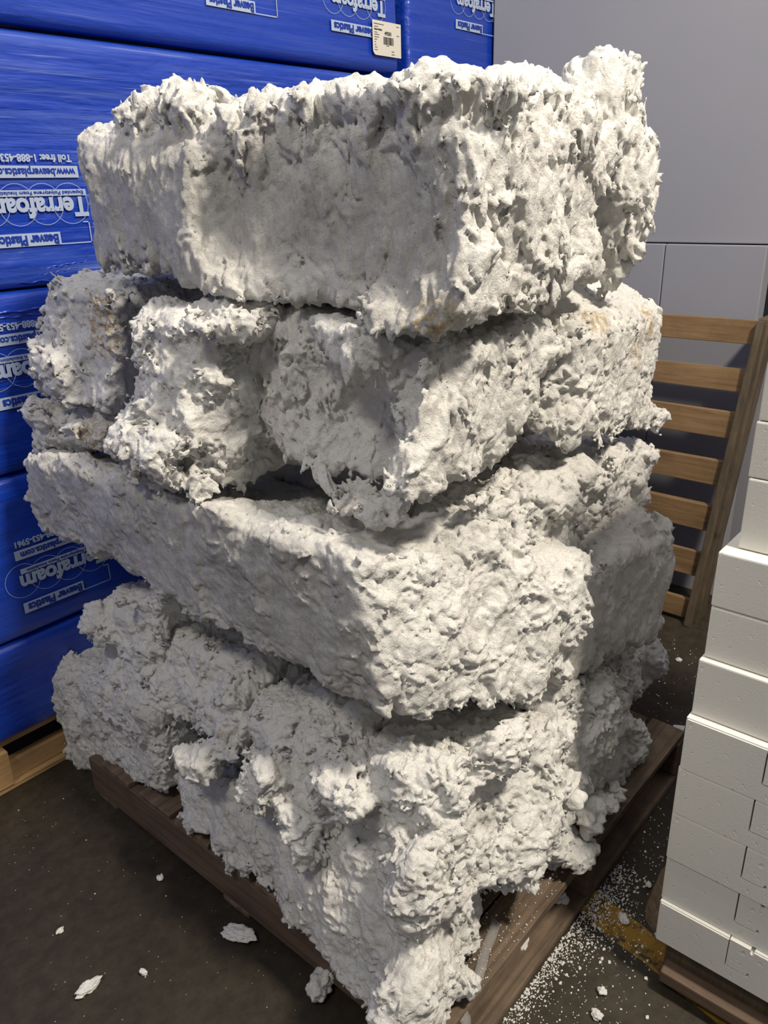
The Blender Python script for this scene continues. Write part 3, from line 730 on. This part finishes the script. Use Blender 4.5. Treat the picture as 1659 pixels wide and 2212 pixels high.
# --- bottom layer
bale('grey rounded foam bale at the lower left corner of the pile', edge_x(330, 1530, 352, 1735, 0.755, 0.76) + edge_x(100, 1445, 150, 1660, 0.785, 0.79) + shift(edge_x(330, 1530, 352, 1735, 0.755, 0.76), 0.3, 0.0, 0),
     rx=0.6, skinx=0.4, h=HN, rnd=0.05, deepx=0.08)
bale('upright knobbly foam chunk above the lower left bale', edge_x(345, 1275, 305, 1535, 0.80, 0.77) + edge_x(205, 1285, 205, 1490, 0.82, 0.78) + shift(edge_x(345, 1275, 305, 1535, 0.80, 0.77), 0.22, 0, 0),
     blobs=[(X(215, 1350, 0.80), (0.04, 0.05, 0.05)), (X(275, 1265, 0.82), (0.05, 0.05, 0.035))], h=HN, rnd=0.05, lump=1.2, deepx=0.08)
bale('bumpy cream foam bale leaning left of the middle of the bottom layer', edge_x(515, 1455, 505, 1655, 0.82, 0.755) + edge_x(305, 1350, 325, 1580, 0.82, 0.765) + shift(edge_x(515, 1455, 505, 1655, 0.82, 0.755), 0.2, 0, 0),
     blobs=[(X(430, 1640, 0.75), (0.04, 0.05, 0.04))], h=HN, lump=1.3, rnd=0.05, stains=[(X(480, 1600, 0.75), 0.05)], deepx=0.08)
bale('twisted foam chunk standing in the middle of the bottom layer', edge_x(735, 1590, 690, 1860, 0.81, 0.74) + edge_x(525, 1505, 540, 1740, 0.82, 0.755) + shift(edge_x(735, 1590, 690, 1860, 0.81, 0.74), 0.22, 0, 0),
     blobs=[(X(575, 1700, 0.745), (0.04, 0.05, 0.06)), (X(640, 1800, 0.74), (0.04, 0.05, 0.06))], h=0.0036, lump=1.2, rnd=0.05, deepx=0.08)
bale('wide crumbly foam mass under the broken end of the long bale', [np.array([0.785, 0.60, 0.65]), np.array([0.775, 0.575, 0.38])] + edge_x(715, 1615, 725, 1850, 0.80, 0.765) + edge_y(1235, 1545, 1262, 1845, 0.585, 0.55),
     blobs=[(Y(1090, 1620, 0.585), (0.07, 0.04, 0.06)), (Y(1235, 1830, 0.56), (0.04, 0.04, 0.03)), (Y(1150, 1780, 0.57), (0.10, 0.045, 0.09)), (X(740, 1730, 0.76), (0.03, 0.05, 0.06))],
     bites=[(Y(1005, 1775, 0.55), (0.02, 0.05, 0.03)), (Y(1075, 1925, 0.56), (0.06, 0.06, 0.035))], h=0.0036, lump=1.2, deepy=0.1)
bale('bright foam bale at the foot of the near corner, lowest in the photo',
     [np.array([0.755, 0.60, 0.48]), np.array([0.670, 0.545, 0.142])] + [np.array([0.79, 1.37, 0.33]), np.array([0.735, 1.35, 0.142])] + [Y(1050, 1830, 0.66), Y(975, 2190, 0.56)],
     blobs=[(Y(930, 1900, 0.62), (0.09, 0.05, 0.08)), (Y(900, 2130, 0.60), (0.10, 0.05, 0.07)), (Y(1000, 2110, 0.57), (0.03, 0.03, 0.025)), (Y(975, 1790, 0.64), (0.06, 0.05, 0.06))],
     rx=0.55, skinx=0.35, h=0.0036, lump=1.2, rnd=0.05, deepx=0.08)
bale('rounded foam bale at the right end of the bottom layer', edge_y(1215, 1500, 1235, 1775, 0.60, 0.575) + shift(edge_y(1215, 1500, 1235, 1775, 0.60, 0.575), 0, 0.35, 0) + edge_y(1372, 1450, 1358, 1690, 0.62, 0.59),
     blobs=[(Y(1275, 1560, 0.62), (0.08, 0.045, 0.08)), (Y(1345, 1600, 0.63), (0.06, 0.05, 0.08))], h=0.0038, rnd=0.045)
bale('shaded foam chunk at the back right of the bottom layer', edge_y(1330, 1400, 1345, 1570, 0.70, 0.68) + shift(edge_y(1330, 1400, 1345, 1570, 0.70, 0.68), 0, 0.3, 0) + edge_y(1432, 1370, 1405, 1520, 0.72, 0.70),
     blobs=[(Y(1400, 1430, 0.73), (0.05, 0.05, 0.06))], h=0.005, rnd=0.05)
# ================================================================ LOOSE CHUNKS AND CRUMBS
def chunk_mesh(seed, r, flat=0.5, sub=4):
    bm = bmesh.new(); bmesh.ops.create_icosphere(bm, subdivisions=sub, radius=1.0)
    co = np.array([v.co[:] for v in bm.verts])
    n = samp(PV, co, 1.1, seed * 5.3) * 0.55 + samp(PV, co, 0.5, seed * 3.1) * 0.4 + samp(WV, co, 0.25, seed) * 0.25 + samp(PV, co, 0.2, seed * 1.7) * 0.12
    co = co * (0.85 + n[:, None]); co = co * np.array(r)
    co[:, 2] *= flat; zmin = co[:, 2].min()
    for v, c in zip(bm.verts, co): v.co = (c[0], c[1], c[2] - zmin)
    me = bpy.data.meshes.new('foam_chunk'); bm.to_mesh(me); bm.free(); me.shade_smooth(); return me
CH = [  # px, py, rx, ry, height, rot, label
    (517, 2023, 0.017, 0.034, 0.016, 0.5, 'flat ragged foam flake on the dark floor left of the pallet'),
    (690, 2145, 0.032, 0.026, 0.030, 0.2, 'white foam lump on the floor against the left foot of the pallet'),
    (192, 2136, 0.026, 0.012, 0.012, -0.1, 'slender torn foam flake at the bottom left of the floor'),
    (176, 2154, 0.010, 0.007, 0.007, 0.3, 'crumb touching the slender torn flake at the bottom left'),
    (310, 2104, 0.006, 0.011, 0.008, 0.3, 'small upright foam crumb on the floor between the two largest left flakes'),
    (347, 1899, 0.009, 0.007, 0.006, 0.9, 'tiny foam flake near the middle of the left floor'),
    (131, 2012, 0.010, 0.006, 0.006, 0.1, 'tiny foam flake near the left edge of the floor'),
    (1208, 1955, 0.016, 0.020, 0.022, 0.3, 'rounded foam chunk at the start of the worn yellow line'),
    (1122, 2045, 0.020, 0.016, 0.018, 0.9, 'knobbly foam chunk on the floor beside the front edge of the pallet'),
    (1255, 1895, 0.014, 0.010, 0.012, 0.4, 'foam chunk on the floor right of the pallet edge, above the yellow line'),
    (1420, 1625, 0.016, 0.013, 0.012, 0.4, 'upper of two flakes on the floor by the far end of the pallet'),
    (1420, 1655, 0.018, 0.012, 0.012, -0.3, 'lower of two flakes on the floor by the far end of the pallet'),
    (1377, 1708, 0.018, 0.010, 0.010, 0.2, 'thin foam flake on the shaded floor right of the pallet'),
    (1358, 1773, 0.014, 0.009, 0.010, 0.6, 'foam flake on the shaded floor below the thin one'),
    (1465, 1427, 0.012, 0.009, 0.008, 0.1, 'small flake on the shaded floor near the standing pallet foot'),
    (1347, 1990, 0.014, 0.009, 0.010, 1.0, 'white flake lying beside the worn yellow line'),
    (1440, 2120, 0.011, 0.011, 0.012, 0.2, 'square foam crumb on the floor at the lower right'),
    (1300, 2145, 0.009, 0.009, 0.010, 0.2, 'white crumb on the floor low at the right, left of the square crumb'),
    (1289, 2197, 0.011, 0.009, 0.010, 0.9, 'white crumb at the very bottom edge of the photo'),
    (1300, 1872, 0.010, 0.008, 0.009, 0.4, 'small foam crumb on the dark floor above the yellow line'),
    (1400, 1915, 0.010, 0.007, 0.008, 0.4, 'small foam crumb just left of the splintered board end'),
]
for i, (px, py, a, b, hh, rz, lab) in enumerate(CH):
    p = at(px, py, 2, 0.0)
    me = chunk_mesh(i + 3, (a, b, max(a, b)), hh / max(a, b) * 0.62, 4 if max(a, b) > 0.012 else 3)
    o = link('foam_chunk', me, FOAM, None, (p[0], p[1], 0.0)); o.rotation_euler = (0, 0, rz)
    setp(o, lab, 'foam chunk', 'loose foam chunks on the floor')
p = at(1462, 1592, 2, 0)
o = bm_obj('foam_cube', box_bm((-0.02, -0.016, 0), (0.02, 0.016, 0.032), 0.003, 2, 0.004), BLOCK, None, (0, 0, 0)); o.location = p; o.rotation_euler = (0, 0, 0.3)
setp(o, 'small cut foam cube on the floor beside the white block stack', 'foam chunk')
p = at(1225, 1880, 2, 0.138)
p = at(1190, 1872, 2, 0.138)
o = link('foam_chunk', chunk_mesh(60, (0.022, 0.018, 0.02), 0.5), FOAM, None, (p[0], p[1], 0.139)); setp(o, 'foam lump lying on the outer deck board of the pallet', 'foam chunk')
# scraps heaped on the pallet edge at the right
for i, (px, py, yv, r, lab) in enumerate([(1262, 1775, 0.555, 0.035, 'largest torn scrap hanging over the right pallet edge'), (1300, 1745, 0.565, 0.032, 'torn scrap above the largest one at the right pallet edge'),
                                          (1325, 1718, 0.575, 0.024, 'pointed scrap highest on the right pallet edge'), (1225, 1720, 0.56, 0.035, 'rounded scrap left of the largest one at the right pallet edge')]):
    p = Y(px, py, yv); me = chunk_mesh(80 + i, (r * 1.1, r, r), 0.8)
    o = link('foam_scrap', me, FOAM, None, tuple(p - np.array([0, 0, r * 0.6]))); o.rotation_euler = (0.2, 0.1, i); setp(o, lab, 'foam scrap', 'torn scraps at the right pallet edge')
def crumbs():
    rr = np.random.default_rng(5)
    ico = bmesh.new(); bmesh.ops.create_icosphere(ico, subdivisions=1, radius=1.0)
    iv = np.array([v.co[:] for v in ico.verts]); fi = np.array([[v.index for v in f.verts] for f in ico.faces]); ico.free()
    pos = []
    def add(x, y, z, s): pos.append((x, y, z, s))
    # dense drift along the front edge of the pallet
    for _ in range(1500):
        x = rr.uniform(0.80, 1.42); d = abs(rr.normal(0, 0.018)) + 0.001
        if x > 1.15: d = abs(rr.normal(0, 0.035)) + 0.001
        if rr.random() < 0.35 + 0.65 * min(1, (x - 0.78) / 0.4): add(x, 0.540 - d, 0, rr.choice([0.0016, 0.0022, 0.003, 0.0045], p=[.45, .35, .15, .05]))
    for _ in range(900):      # right hand floor in front of the pallet
        x = rr.uniform(0.80, 1.35); y = 0.54 - rr.exponential(0.10)
        if y > 0.02 and not (x > 1.16 and y < 0.36): add(x, y, 0, rr.choice([0.0012, 0.0018, 0.0028, 0.005], p=[.5, .32, .14, .04]))
    for _ in range(700):      # shaded gap between pallet and block stack
        x = rr.uniform(1.2, 2.5); y = rr.uniform(0.36, 0.54) if x < 1.85 else rr.uniform(0.3, 1.0)
        add(x, y, 0, rr.choice([0.0016, 0.0024, 0.004], p=[.6, .3, .1]))
    for _ in range(420):      # on the deck boards
        x = rr.uniform(0.86, 1.35); y = rr.uniform(0.553, 0.70); add(x, y, 0.1385, rr.choice([0.0013, 0.002, 0.0032], p=[.55, .35, .1]))
    for _ in range(170):      # left hand floor, sparse
        add(rr.uniform(0.35, 0.75), rr.uniform(0.5, 1.85), 0, rr.choice([0.0009, 0.0013, 0.0022], p=[.6, .33, .07]))
    V, Fc = [], []
    for k, (x, y, z, s) in enumerate(pos):
        j = iv * (1 + rr.uniform(-0.35, 0.35, iv.shape)) * s * np.array([1.2, 1, 0.8]); V.append(j * 0.72 + np.array([x, y, z + s * 0.45])); Fc.append(fi + k * len(iv))
    V = np.concatenate(V); Fc = np.concatenate(Fc)
    me = mesh_from('foam_crumbs', V - np.array([1.1, 0.5, 0]), Fc.tolist())
    o = link('foam_crumbs', me, FOAM, None, (1.1, 0.5, 0)); setp(o, 'fine white foam beads scattered over the floor and the pallet edge', 'foam crumbs', None, 'stuff')
crumbs()
